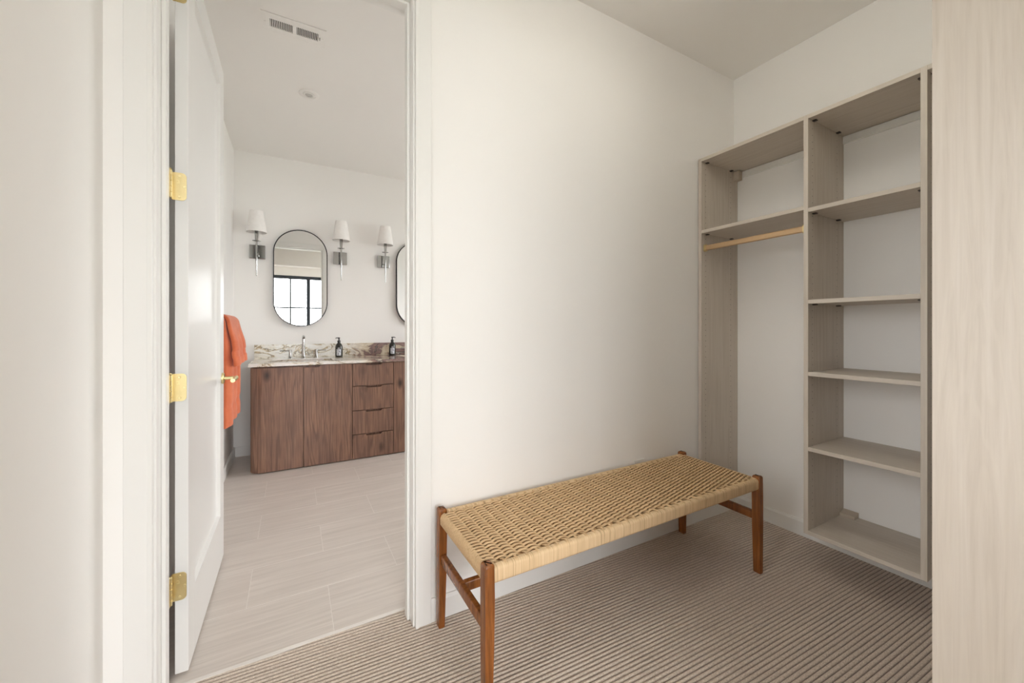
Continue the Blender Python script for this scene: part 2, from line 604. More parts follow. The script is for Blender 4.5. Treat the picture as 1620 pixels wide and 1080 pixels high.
# windows
def window(name, axis, a0, a1, z0, z1, p0, p1, parts, label, zm, sill=True):
    w = thing(name, ((a0 + a1) / 2, p1, z0) if axis == 'x' else (p0, (a0 + a1) / 2, z0), label, 'window', kind='structure')
    def bar(n_, s0, s1, q0, q1, mat='dark_frame', d=0.0):
        if axis == 'x':
            return obj(n_, bbox((s0, p0 + d, q0), (s1, p1 - d, q1), 0.002, 1), mat, w)
        return obj(n_, bbox((p0 + d, s0, q0), (p1 - d, s1, q1), 0.002, 1), mat, w)
    bar('frame_head', a0, a1, z1 - 0.075, z1)
    bar('frame_sill', a0, a1, z0, z0 + 0.06)
    bar('frame_jamb', a0, a0 + 0.05, z0 + 0.06, z1 - 0.075)
    bar('frame_jamb', a1 - 0.05, a1, z0 + 0.06, z1 - 0.075)
    edges = [a0 + 0.05] + parts + [a1 - 0.05]
    for p in parts:
        bar('mullion', p - 0.04, p + 0.04, z0 + 0.06, z1 - 0.075)
    for i in range(len(edges) - 1):
        s0 = edges[i] + (0.04 if i else 0)
        s1 = edges[i + 1] - (0.04 if i < len(edges) - 2 else 0)
        bar('pane', s0, s1, z0 + 0.06, z1 - 0.075, 'glass', abs(p1 - p0) / 2 - 0.003)
        c_ = (s0 + s1) / 2
        bar('muntin', c_ - 0.017, c_ + 0.017, z0 + 0.06, z1 - 0.075, 'dark_frame', abs(p1 - p0) / 2 - 0.012)
        for z in zm:
            bar('muntin', s0, s1, z - 0.016, z + 0.016, 'dark_frame', abs(p1 - p0) / 2 - 0.011)
    return w
window('window_1', 'x', BW_X0, BW_X1, BW_Z0, BW_Z1, BW_Y - 0.10, BW_Y - 0.04, [0.333], 'black framed bedroom window with slim glazing bars, reflected in the oval mirror', (1.07, 1.79))
window('added_bath_window', 'y', TW_Y0, TW_Y1, TW_Z0, TW_Z1, TW_X + 0.04, TW_X + 0.10, [(TW_Y0 + TW_Y1) / 2], 'assumed black framed bathroom window added on the unseen side wall', (1.6,))  # assumed window, out of view, added to brighten the bathroom

window('added_closet_window', 'y', CW_Y0, CW_Y1, CW_Z0, CW_Z1, WL - 0.10, WL - 0.04, [], 'small black framed window added out of view as fill light for the closet', (1.4,))  # made-up side window, out of view, added to brighten the closet

# ------------------------------------------------------------------ door frame, casings, baseboards
CW = 0.063
tr1 = thing('trim_1', (0.03, WA, 0), 'white painted door casing and jambs around the bathroom doorway', 'door frame', kind='structure')
def casing_piece(name, x0, x1, z0, z1, inner):
    # flat casing with a rounded bead on the inner edge
    bm = bbox((x0, WA - 0.017, z0), (x1, WA, z1), 0.003, 2)
    if inner == 'r':
        box(bm, (x1 - 0.012, WA - 0.0195, z0), (x1, WA - 0.016, z1), 0.0015, 2)
    elif inner == 'l':
        box(bm, (x0, WA - 0.0195, z0), (x0 + 0.012, WA - 0.016, z1), 0.0015, 2)
    else:
        box(bm, (x0 + CW, WA - 0.0195, z0), (x1 - CW, WA - 0.016, z0 + 0.012), 0.0015, 2)
    return obj(name, bm, 'trim_paint', tr1)
casing_piece('casing', JL - 0.006 - CW, JL - 0.006, 0, JH + 0.006, 'r')
casing_piece('casing', JR + 0.006, JR + 0.006 + CW, 0, JH + 0.006, 'l')
casing_piece('casing', JL - 0.006 - CW, JR + 0.006 + CW, JH + 0.006, JH + 0.006 + CW, 't')
for s, x0, x1 in ((0, JL - 0.02, JL), (1, JR, JR + 0.02)):
    obj('jamb', bbox((x0, WA - 0.002, 0), (x1, WAB + 0.002, JH + 0.02), 0.0015, 1), 'trim_paint', tr1)
obj('jamb', bbox((JL, WA - 0.002, JH), (JR, WAB + 0.002, JH + 0.02), 0.0015, 1), 'trim_paint', tr1)
STOP0, STOP1 = 1.552, 1.590
obj('door_stop', bbox((JL, STOP0, 0), (JL + 0.011, STOP1, JH), 0.002, 2), 'trim_paint', tr1)
obj('door_stop', bbox((JR - 0.011, STOP0, 0), (JR, STOP1, JH), 0.002, 2), 'trim_paint', tr1)
obj('door_stop', bbox((JL + 0.011, STOP0, JH - 0.011), (JR - 0.011, STOP1, JH), 0.002, 2), 'trim_paint', tr1)
for x0, x1, z0, z1 in ((JL - 0.012 - CW, JL - 0.012, 0, JH + 0.012), (JR + 0.012, JR + 0.012 + CW, 0, JH + 0.012), (JL - 0.012 - CW, JR + 0.012 + CW, JH + 0.012, JH + 0.012 + CW)):
    obj('casing', bbox((x0, WAB, z0), (x1, WAB + 0.016, z1), 0.003, 2), 'trim_paint', tr1)

BBH, BBT = 0.088, 0.013
def baseboard(name, lo, hi, axis, side, label):
    """lo/hi run along axis; wall face at 'side' = (coordinate, direction into the room)"""
    c_, d_ = side
    pts = [(c_, 0.0), (c_ + d_ * BBT, 0.0), (c_ + d_ * BBT, BBH - 0.012), (c_ + d_ * (BBT - 0.006), BBH), (c_, BBH)]
    bm = prism(bmesh.new(), pts, axis, lo, hi)
    return struct(name, bm, 'trim_paint', label, 'baseboard')
baseboard('baseboard_back', JR + 0.006 + CW, WB, 'x', (WA, -1), 'white baseboard behind the woven bench')
baseboard('baseboard_right', SOUTH, WA - BBT, 'y', (WB, -1), 'white baseboard under the hung closet shelving')
baseboard('baseboard_left', SOUTH, WA - 0.02, 'y', (WL, 1), 'white baseboard on the closet side wall')
baseboard('baseboard_bathroom_left', WAB + 0.016, BACK, 'y', (WL, 1), 'white baseboard under the orange towels')
baseboard('baseboard_bathroom_back', WL + BBT, -0.29, 'x', (BACK, -1), 'short white baseboard beside the oak vanity')

# ------------------------------------------------------------------ the open door
DX0, DX1, DY0, DY1, DZ0, DZ1 = -0.3395, -0.3040, 1.672, 2.440, 0.010, 2.436
door = thing('door_1', (DX1, DY0, 0), 'white shaker door standing open into the bathroom', 'door', kind='structure')
ST, RT, RB = 0.102, 0.105, 0.235
obj('stile', bbox((DX0, DY0, DZ0), (DX1, DY0 + ST, DZ1), 0.0015, 2), 'door_paint', door)
obj('stile', bbox((DX0, DY1 - ST, DZ0), (DX1, DY1, DZ1), 0.0015, 2), 'door_paint', door)
obj('rail', bbox((DX0, DY0 + ST, DZ0), (DX1, DY1 - ST, DZ0 + RB), 0.0), 'door_paint', door)
obj('rail', bbox((DX0, DY0 + ST, DZ1 - RT), (DX1, DY1 - ST, DZ1), 0.0), 'door_paint', door)
bm = bmesh.new()
for sx, xf in ((1, DX1), (-1, DX0)):
    y0, y1, z0, z1 = DY0 + ST, DY1 - ST, DZ0 + RB, DZ1 - RT
    r0 = [bm.verts.new((xf - sx * 0.001, a, b_)) for a, b_ in ((y0, z0), (y1, z0), (y1, z1), (y0, z1))]
    i1, d1 = 0.006, 0.0145
    r1 = [bm.verts.new((xf - sx * d1, a, b_)) for a, b_ in ((y0 + i1, z0 + i1), (y1 - i1, z0 + i1), (y1 - i1, z1 - i1), (y0 + i1, z1 - i1))]
    i2, d2 = 0.020, 0.0162
    r2 = [bm.verts.new((xf - sx * d2, a, b_)) for a, b_ in ((y0 + i2, z0 + i2), (y1 - i2, z0 + i2), (y1 - i2, z1 - i2), (y0 + i2, z1 - i2))]
    for a, b_ in ((r0, r1), (r1, r2)):
        for k in range(4):
            bm.faces.new((a[k], a[(k + 1) % 4], b_[(k + 1) % 4], b_[k]))
    bm.faces.new(r2)
obj('panel', bm, 'door_paint', door)

def rounded_rect(w, h, r, n=5, corners=(1, 1, 1, 1)):
    """points of a w x h rectangle with origin at its lower left; corners: ll, lr, ur, ul rounded or not"""
    pts = []
    for i, (cx, cy, a0) in enumerate(((r, r, 180), (w - r, r, 270), (w - r, h - r, 0), (r, h - r, 90))):
        if corners[i]:
            for k in range(n + 1):
                a = math.radians(a0 + 90 * k / n)
                pts.append((cx + r * math.cos(a), cy + r * math.sin(a)))
        else:
            pts.append(((0, 0), (w, 0), (w, h), (0, h))[i])
    return pts

PINX, PINY = -0.3470, 1.6480
for zc in (0.2985, 0.957, 1.6215, 2.277):
    hh = 0.091
    # leaf let into the hinge edge of the door
    pts = [(PINX + 0.002 + p[0], zc - hh / 2 + p[1]) for p in rounded_rect(0.0365, hh, 0.013, 5, (0, 1, 1, 0))]
    hg = obj('hinge', prism(bmesh.new(), pts, 'y', DY0 - 0.0022, DY0 + 0.001), 'brass', door)
    hg['label'] = 'polished brass butt hinge'
    bm = bmesh.new()
    for k in range(5):
        z0 = zc - hh / 2 + hh * k / 5
        lathe(bm, [(0.0045, z0 + 0.0004), (0.0062, z0 + 0.0016), (0.0062, z0 + hh / 5 - 0.0016), (0.0045, z0 + hh / 5 - 0.0004)], (PINX, PINY, 0), 14)
    lathe(bm, [(0.003, zc + hh / 2), (0.0055, zc + hh / 2 + 0.001), (0.0045, zc + hh / 2 + 0.004), (0.001, zc + hh / 2 + 0.0055)], (PINX, PINY, 0), 14)
    obj('knuckle', bm, 'brass', hg, smooth=True)
    # web joining knuckle and leaf
    bm = bmesh.new()
    tube(bm, [(PINX, PINY + 0.006, zc - hh / 2 + 0.001), (PINX, PINY + 0.006, zc + hh / 2 - 0.001)], 0.0015, 6)
    box(bm, (PINX - 0.0015, PINY, zc - hh / 2 + 0.001), (PINX + 0.0025, DY0 - 0.0005, zc + hh / 2 - 0.001))
    obj('hinge_web', bm, 'brass', hg)
    # jamb leaf on the jamb's bathroom edge
    obj('jamb_leaf', bbox((JL - 0.0005, WAB - 0.034, zc - hh / 2), (JL + 0.0018, PINY, zc + hh / 2), 0.0006, 1), 'brass', hg)
    for sx, sz in ((0.013, 0.034), (0.026, 0.0), (0.013, -0.034)):
        bm = lathe(bmesh.new(), [(0.0043, 0.0), (0.0043, -0.0008), (0.0034, -0.0014), (0.0012, -0.0012)], (DX0 + sx, DY0 - 0.0022, zc + sz), 12, 'y')
        obj('screw', bm, 'brass_screw', hg, smooth=True)
    bm = bbox((DX0 + 0.006, DY0 - 0.0030, zc + 0.010), (DX0 + 0.013, DY0 - 0.0022, zc + 0.0125))
    box(bm, (DX0 + 0.010, DY0 - 0.0030, zc + 0.0125), (DX0 + 0.012, DY0 - 0.0022, zc + 0.019))
    box(bm, (DX0 + 0.005, DY0 - 0.0030, zc + 0.019), (DX0 + 0.011, DY0 - 0.0022, zc + 0.021))
    obj('stamped_mark', bm, 'brass_screw', hg)

HZ, HY = 0.905, 2.385
lv = obj('lever_handle', tube(bmesh.new(), [(-0.247, HY + 0.012, HZ), (-0.247, HY - 0.125, HZ)], 0.0095, 18), 'brass', door, smooth=True)
lv['label'] = 'brushed brass lever handle'
obj('neck', tube(bmesh.new(), [(DX1, HY, HZ), (-0.245, HY, HZ)], 0.008, 16), 'brass', lv, smooth=True)
obj('rosette', lathe(bmesh.new(), [(0.027, DX1), (0.027, DX1 + 0.007), (0.025, DX1 + 0.009)], (0, HY, HZ), 28, 'x'), 'brass', lv, smooth=True)
lv2 = obj('lever_handle', tube(bmesh.new(), [(-0.406, HY + 0.012, HZ), (-0.406, HY - 0.125, HZ)], 0.0095, 18), 'brass', door, smooth=True)
obj('neck', tube(bmesh.new(), [(DX0, HY, HZ), (-0.406, HY, HZ)], 0.008, 16), 'brass', lv2, smooth=True)
obj('rosette', lathe(bmesh.new(), [(0.027, DX0), (0.027, DX0 - 0.007), (0.025, DX0 - 0.009)], (0, HY, HZ), 28, 'x'), 'brass', lv2, smooth=True)
obj('latch_plate', bbox((DX0 + 0.006, DY1 - 0.0005, HZ - 0.028), (DX1 - 0.006, DY1 + 0.0015, HZ + 0.028), 0.0006, 1), 'brass', door)

# ------------------------------------------------------------------ hung closet shelving on the end wall
XF = 2.114                     # front edge plane
PT = 0.019                     # panel thickness
ZB, ZT = 0.183, 2.157
GAB = [1.482, 0.930, 0.533, 0.010]     # lower-y faces of the upright panels
cs = thing('closet_shelving', (WB, 0.75, ZB), 'wall-hung taupe wood-grain closet shelving with a gold hanging rod', 'closet shelves')

def peg_holes(parent, face, at, rows, z0, z1, axis):
    bm = bmesh.new()
    z = z0
    while z < z1:
        for r in rows:
            c_ = Vector((r, at, z)) if axis == 'y' else Vector((at, r, z))
            ring = []
            for k in range(8):
                a = 2 * math.pi * k / 8
                d = Vector((math.cos(a), 0, math.sin(a))) if axis == 'y' else Vector((0, math.cos(a), math.sin(a)))
                ring.append(bm.verts.new(c_ + d * 0.0024))
            bm.faces.new(ring)
        z += 0.032
    o = obj('peg_holes', bm, 'fitting', parent, recalc=False)
    o['kind'] = 'stuff'

panels = []
for g in GAB:
    p = obj('side_panel', bbox((XF, g, ZB), (WB - 0.001, g + PT, ZT), 0.0008, 1), 'laminate_z', cs)
    panels.append(p)
    peg_holes(p, -1, g - 0.0003, (XF + 0.04, WB - 0.075), ZB + 0.06, ZT - 0.05, 'y')

def shelf(parent, y0, y1, ztop, th=0.019, fittings=True, front=XF):
    s = obj('shelf', bbox((front + 0.0005, y0, ztop - th), (WB - 0.001, y1, ztop), 0.0008, 1), 'laminate_y', parent)
    if fittings:
        for xx in (front + 0.045, WB - 0.08):
            for ye, sg in ((y0, 1), (y1, -1)):
                obj('cam_fitting', bbox((xx - 0.009, min(ye, ye + sg * 0.018), ztop - th - 0.006), (xx + 0.009, max(ye, ye + sg * 0.018), ztop - th), 0.002, 1), 'fitting', s)
    return s
bays = [(GAB[0], GAB[1] + PT), (GAB[1], GAB[2] + PT), (GAB[2], GAB[3] + PT)]
def bay(i):
    return bays[i][1], bays[i][0]
for i, zs in enumerate(((2.157, 1.731), (2.157, 1.717, 1.286, 0.947, 0.594, 0.201), (2.157,))):
    y0, y1 = bay(i)
    for z in zs:
        shelf(cs, y0, y1, z, fittings=(z > 1.2))
    # steel hanging rail on the wall under the top shelf
    obj('hanging_rail', prism(bmesh.new(), [(WB, 2.096), (WB - 0.009, 2.099), (WB - 0.009, 2.134), (WB, 2.137)], 'y', y0, y1), 'steel_rail', cs)
for i in (0,):
    y0, y1 = bay(i)
    rx, rz = XF + 0.03, 1.628
    pts = [(rx - 0.0075 + p[0], rz - 0.0155 + p[1]) for p in rounded_rect(0.015, 0.031, 0.0074, 6)]
    rod = obj('hanging_rod', prism(bmesh.new(), pts, 'y', y0 + 0.001, y1 - 0.001), 'rod_gold', cs, smooth=True)
    rod['label'] = 'flat oval gold hanging rod'
    for ye, sg in ((y0, 1), (y1, -1)):
        pts = [(rx - 0.011 + p[0], rz - 0.021 + p[1]) for p in rounded_rect(0.022, 0.042, 0.010, 6)]
        obj('rod_flange', prism(bmesh.new(), pts, 'y', ye, ye + sg * 0.014), 'brass', rod, smooth=True)
def rail_cover(y0, z0, z1):
    obj('rail_cover', bbox((WB - 0.048, y0 - 0.036, z0), (WB - 0.009, y0, z1), 0.004, 2), 'rail_cover', cs)
rail_cover(GAB[0], 2.080, 2.136)
bm = prism(bmesh.new(), [(WB - 0.05, 0.201), (WB - 0.002, 0.201), (WB - 0.002, 0.226), (WB - 0.05, 0.216)], 'y', GAB[1] - 0.062, GAB[1] - 0.002)
obj('rail_cover', bm, 'rail_cover', cs)

# near tower: only the face of its outer panel shows in the photograph
NX0, NX1, NYF = 1.10, 1.72, 0.271
ct = thing('closet_tower', (NX0, SOUTH, ZB), 'pale wood-grain closet tower with a broad plain side panel beside the hung shelving', 'closet tower')
for x in (NX0, NX1):
    obj('side_panel', bbox((x, SOUTH + 0.001, ZB), (x + PT, NYF, ZT), 0.0008, 1), 'laminate_z', ct)
for z in (ZT, 1.70, 1.28, 0.88, 0.50, ZB + PT):
    obj('shelf', bbox((NX0 + PT, SOUTH + 0.001, z - PT), (NX1, NYF - 0.0005, z), 0.0008, 1), 'laminate_x', ct)
obj('hanging_rail', bbox((NX0 + PT, SOUTH + 0.0005, 2.096), (NX1, SOUTH + 0.009, 2.137)), 'steel_rail', ct)

# ------------------------------------------------------------------ woven bench
X0, X1, Y0, Y1 = 0.490, 1.934, 1.035, 1.482
LGX, LGY = 0.031, 0.036
bench = thing('woven_bench', ((X0 + X1) / 2, (Y0 + Y1) / 2, 0), 'long walnut-framed bench with a woven paper-cord seat on ribbed carpet', 'bench')
LTOP = 0.457
def leg(xa, ya, sx, sy):
    """xa, ya = outer corner; tapers slightly towards the foot on the inner faces"""
    bm = bmesh.new()
    lv_ = []
    for z, k in ((0.0, 0.76), (0.22, 0.94), (0.36, 1.0), (LTOP, 1.0)):
        xi, yi = xa + sx * LGX * k, ya + sy * LGY * (0.8 + 0.2 * k)
        xa_, xb_ = min(xa, xi), max(xa, xi)
        ya_, yb_ = min(ya, yi), max(ya, yi)
        lv_.append([bm.verts.new(p) for p in ((xa_, ya_, z), (xb_, ya_, z), (xb_, yb_, z), (xa_, yb_, z))])
    for a, b_ in zip(lv_, lv_[1:]):
        for k in range(4):
            bm.faces.new((a[k], a[(k + 1) % 4], b_[(k + 1) % 4], b_[k]))
    bm.faces.new(lv_[0][::-1])
    bm.faces.new(lv_[-1])
    bm.edges.ensure_lookup_table()
    vert_e = [e for e in bm.edges if abs(e.verts[0].co.z - e.verts[1].co.z) > 0.02]
    bmesh.ops.bevel(bm, geom=vert_e, offset=0.004, segments=3, affect='EDGES', profile=0.5)
    top = [e for e in bm.edges if all(v.co.z > LTOP - 1e-4 for v in e.verts) and len(e.link_faces) == 2]
    bmesh.ops.bevel(bm, geom=top, offset=0.009, segments=4, affect='EDGES', profile=0.5)
    obj('leg', bm, 'bench_wood', bench, smooth=True)
leg(X0, Y0, 1, 1)
leg(X0, Y1, 1, -1)
leg(X1, Y0, -1, 1)
leg(X1, Y1, -1, -1)
for xa in (X0 + 0.005, X1 - 0.005 - 0.021):
    obj('stretcher', bbox((xa, Y0 + LGY - 0.003, 0.247), (xa + 0.021, Y1 - LGY + 0.003, 0.284), 0.004, 3), 'bench_wood', bench, smooth=True)
obj('long_stretcher', bbox((X0 + 0.024, 1.248, 0.250), (X1 - 0.024, 1.270, 0.284), 0.004, 3), 'bench_wood', bench, smooth=True)

RZ0, RZ1 = 0.393, 0.444          # wrapped rails
RX0, RX1 = X0 + LGX - 0.004, X1 - LGX + 0.004
# long rails wrapped in cord: rounded section, a fine ridge for every turn
def wrapped_rail(y0, y1):
    bm = bmesh.new()
    sect = rounded_rect(y1 - y0, RZ1 - RZ0, 0.011, 4)
    cy, cz = (y1 - y0) / 2, (RZ1 - RZ0) / 2
    turns = 330
    rings = []
    r_ = random.Random(11)
    n = turns * 2
    for i in range(n + 1):
        x = RX0 + (RX1 - RX0) * i / n
        d = 0.0011 * (i % 2) - (0.0007 if (i // 2) % 11 == 0 else 0) * r_.random()
        lean = 0.0012 * math.sin(i * 0.05)
        ring = []
        for a, b_ in sect:
            v = Vector((a - cy, b_ - cz))
            v = v * (1 + (d - 0.0009) / v.length)
            ring.append(bm.verts.new((x + lean * (b_ - cz) / cz, y0 + cy + v.x, RZ0 + cz + v.y)))
        rings.append(ring)
    m = len(sect)
    for a, b_ in zip(rings, rings[1:]):
        for k in range(m):
            bm.faces.new((a[k], b_[k], b_[(k + 1) % m], a[(k + 1) % m]))
    bm.faces.new(rings[0])
    bm.faces.new(rings[-1][::-1])
    o = obj('wrapped_rail', bm, 'cord_wrap', bench, smooth='all')
    o['label'] = 'long rail wrapped in tight turns of cord'
    return o
FR0, FR1 = Y0 + 0.004, Y0 + 0.034
wrapped_rail(FR0, FR1)
wrapped_rail(Y1 - 0.034, Y1 - 0.004)
# end rails under the weave
for xa in (X0 + 0.006, X1 - 0.006 - 0.022):
    obj('end_rail', bbox((xa, Y0 + LGY - 0.004, RZ0 + 0.006), (xa + 0.022, Y1 - LGY + 0.004, RZ1 - 0.009), 0.006, 3), 'bench_wood', bench, smooth=True)

# weave: pairs of cord along x rise over and dive under pairs along y, and wrap the end rails
WY0, WY1 = Y0 + LGY + 0.001, Y1 - LGY - 0.001
NROW, NWARP = 42, 36
SURF = RZ1 - 0.0035
rowp = (WY1 - WY0) / NROW
wx0, wx1 = X0 + 0.036, X1 - 0.036
wp = (wx1 - wx0) / (NWARP - 1)
warpx = [wx0 + wp * i for i in range(NWARP)]
bm = bmesh.new()
r_ = random.Random(5)
for row in range(NROW):
    for s in (0, 1):
        yc = WY0 + rowp * (row + 0.27 + 0.47 * s)
        pts = []
        # outer end wrap (hinge-side end), then across, then the other wrap
        ex = X0 + 0.0055
        pts += [(ex + 0.020, RZ0 + 0.0025), (ex + 0.006, RZ0 + 0.002), (ex - 0.001, RZ0 + 0.010), (ex - 0.0012, RZ1 - 0.020), (ex + 0.003, RZ1 - 0.009), (ex + 0.013, RZ1 - 0.0025)]
        for i, wxp in enumerate(warpx):
            up = 1 if (i + row) % 2 == 0 else -1
            amp = 0.0056 + r_.uniform(-0.0004, 0.0004)
            nxt = wp * 0.25
            for q, f_ in ((-0.25, 0.80), (0.0, 1.0), (0.25, 0.80)):
                pts.append((wxp + q * wp, SURF - 0.0035 + up * amp * f_))
        fx = X1 - 0.0055
        pts += [(fx - 0.013, RZ1 - 0.0025), (fx - 0.003, RZ1 - 0.009), (fx + 0.0012, RZ1 - 0.020), (fx + 0.001, RZ0 + 0.010), (fx - 0.006, RZ0 + 0.002), (fx - 0.020, RZ0 + 0.0025)]
        jit = r_.uniform(-0.0004, 0.0004)
        tube(bm, [(p[0], yc + jit + r_.uniform(-0.0003, 0.0003), p[1]) for p in pts], rowp * 0.265, 6)
o = obj('woven_cord', bm, 'cord', bench, smooth='all', recalc=False)
o['kind'] = 'stuff'
o['label'] = 'woven paper cord running along the seat'
bm = bmesh.new()
for i, wxp in enumerate(warpx):
    for s in (-1, 1):
        x = wxp + s * 0.0023
        zc = SURF - 0.0035
        ph = 1 if i % 2 == 0 else -1
        tube(bm, [(x, FR0 + 0.006, RZ1 - 0.0035), (x, FR0 + 0.012, RZ1 + 0.0008), (x, FR1 - 0.003, RZ1 + 0.0012), (x, WY0 + 0.01, zc), (x, (WY0 + WY1) / 2, zc - 0.001), (x, WY1 - 0.01, zc),
                  (x, Y1 - 0.030, RZ1 + 0.0004), (x, Y1 - 0.022, RZ1 - 0.0016)], 0.0019, 6)
o = obj('crosswise_cord', bm, 'cord', bench, smooth='all', recalc=False)
o['kind'] = 'stuff'

bm = bmesh.new()
for k in range(48):
    yk = WY0 + (WY1 - WY0) * (k + 0.5) / 48
    tube(bm, [(X0 + 0.022, yk, RZ0 + 0.0028), (X1 - 0.022, yk, RZ0 + 0.0028)], 0.0041, 6)
o = obj('underside_cord', bm, 'cord', bench, smooth='all', recalc=False)
o['kind'] = 'stuff'

# electrical outlet peeping over the bench
ou = thing('wall_outlet', (1.624, WA, 0.33), 'white electrical outlet plate on the wall just above the bench seat', 'outlet')
obj('cover_plate', bbox((1.588, WA - 0.006, 0.333), (1.660, WA, 0.448), 0.0025, 2), 'white_plastic', ou)
for z in (0.372, 0.411):
    rc = obj('receptacle', bbox((1.607, WA - 0.0078, z - 0.015), (1.641, WA - 0.005, z + 0.015), 0.001, 1), 'white_plastic', ou)
    for dx in (-0.006, 0.006):
        obj('slot', bbox((1.624 + dx - 0.001, WA - 0.0081, z - 0.004), (1.624 + dx + 0.001, WA - 0.0075, z + 0.006)), 'dark_gap', rc)

# ------------------------------------------------------------------ bathroom vanity
VX0, VMID, VF = -0.290, 0.630, 3.66
VX1 = 2 * VMID - VX0
VT = 0.846
van = thing('vanity_cabinet', (VMID, (VF + BACK) / 2, 0), 'dark smoked-oak vanity cabinet with rounded corner and push-cut drawers', 'vanity')
RAD = 0.085
bm = bmesh.new()
pts = [(VX0, BACK - 0.002)]
for k in range(9):
    a = math.radians(180 + 90 * k / 8)
    pts.append((VX0 + RAD + RAD * math.cos(a), VF + 0.034 + RAD + RAD * math.sin(a)))
for k in range(9):
    a = math.radians(270 + 90 * k / 8)
    pts.append((VX1 - RAD + RAD * math.cos(a), VF + 0.034 + RAD + RAD * math.sin(a)))
pts.append((VX1, BACK - 0.002))
prism(bm, pts, 'z', 0.006, VT)
obj('carcass', bm, 'oak_z', van, smooth=True)
def arc_front(x0, x1, z0, z1, side):
    """front board whose outer side curves round the corner"""
    pts = []
    if side == 'l':
        for k in range(9):
            a = math.radians(180 + 90 * k / 8)
            pts.append((x0 + RAD + RAD * math.cos(a), VF + RAD + RAD * math.sin(a)))
        pts += [(x1, VF), (x1, VF + 0.019), (x0 + RAD, VF + 0.019)]
        for k in range(1, 9):
            a = math.radians(270 - 90 * k / 8)
            pts.append((x0 + RAD + (RAD - 0.019) * math.cos(a), VF + RAD + (RAD - 0.019) * math.sin(a)))
    else:
        for p in (arc_pts(x0, x1)):
            pts.append(p)
    return prism(bmesh.new(), pts, 'z', z0, z1)
def mirror_x(bm):
    for v in bm.verts:
        v.co.x = 2 * VMID - v.co.x
    return bm
G = 0.0026
xs = [0.077, 0.454, 0.807]
def door_front(x0, x1, curved=False, flip=False):
    if curved:
        bm = arc_front(VX0 - 0.004, x1 - G, 0.008, VT - 0.012, 'l')
        if flip:
            mirror_x(bm)
    else:
        bm = bbox((x0 + G, VF, 0.008), (x1 - G, VF + 0.019, VT - 0.012), 0.0015, 1)
    return obj('door', bm, 'oak_z', van, smooth=curved)
door_front(VX0, xs[0], True)
# the second door has a shallow finger cut in its top edge
def cut_board(x0, x1, z0, z1, side_):
    """board with a shallow trapezoid cut in its top edge"""
    c0, c1 = (x0 + (x1 - x0) * 0.30, x0 + (x1 - x0) * 0.72) if side_ == 'm' else (x0, x0 + (x1 - x0) * 0.34)
    d = 0.016
    pts = [(x0, z0), (x1, z0), (x1, z1)]
    pts += [(c1, z1), (c1 - 0.012, z1 - d), (c0 + 0.012, z1 - d), (c0, z1), (x0, z1)] if side_ == 'm' else [(c1, z1), (c1 - 0.012, z1 - d), (x0, z1 - d)]
    return prism(bmesh.new(), pts, 'y', VF, VF + 0.019)
obj('door', cut_board(xs[0] + G, xs[1] - G, 0.008, VT - 0.004, 'l'), 'oak_z', van)
zr = [0.008, 0.219, 0.4275, 0.6420, VT - 0.004]
for i in range(4):
    obj('drawer', cut_board(xs[1] + G, xs[2] - G, zr[i] + (G if i else 0), zr[i + 1] - G, 'm'), 'oak_z', van)
bm = cut_board(xs[0] + G, xs[1] - G, 0.008, VT - 0.004, 'l')
mirror_x(bm)
obj('door', bm, 'oak_z', van)
door_front(VX0, xs[0], True, True)

# stone worktop with two undermount basins, upstand
CT0, CT1 = VT, 0.870
CX0, CX1, CY0, CY1 = VX0 - 0.012, VX1 + 0.012, VF - 0.022, BACK - 0.001
wt = thing('marble_countertop', (VMID, CY1, CT0), 'cream marble vanity top with a thin polished front edge', 'countertop')
bm = bmesh.new()
SK = [(-0.17, 0.31), (0.95, 1.43)]
SY0, SY1 = 3.76, 4.08
box(bm, (CX0, CY0, CT0), (CX1, SY0, CT1), 0.002, 1)
box(bm, (CX0, SY1, CT0), (CX1, CY1, CT1))
for a, b_ in ((CX0, SK[0][0]), (SK[0][1], SK[1][0]), (SK[1][1], CX1)):
    box(bm, (a, SY0, CT0), (b_, SY1, CT1))
obj('slab', bm, 'marble', wt)
us = obj('marble_upstand', bbox((VX0 - 0.015, BACK - 0.021, CT1), (VX1 + 0.015, BACK - 0.001, 0.997), 0.001, 1), 'marble', None, loc=(VMID, BACK, CT1))
tag(us, 'marble upstand with plum and gold veins along the wall behind the taps', 'backsplash')
for a, b_ in SK:
    bm = bmesh.new()
    box(bm, (a - 0.01, SY0 - 0.01, CT0 - 0.13), (b_ + 0.01, SY1 + 0.01, CT0 - 0.115))
    box(bm, (a - 0.012, SY0 - 0.012, CT0 - 0.13), (a, SY1 + 0.012, CT0))
    box(bm, (b_, SY0 - 0.012, CT0 - 0.13), (b_ + 0.012, SY1 + 0.012, CT0))
    box(bm, (a, SY0 - 0.012, CT0 - 0.13), (b_, SY0, CT0))
    box(bm, (a, SY1, CT0 - 0.13), (b_, SY1 + 0.012, CT0))
    obj('basin', bm, 'porcelain', van)

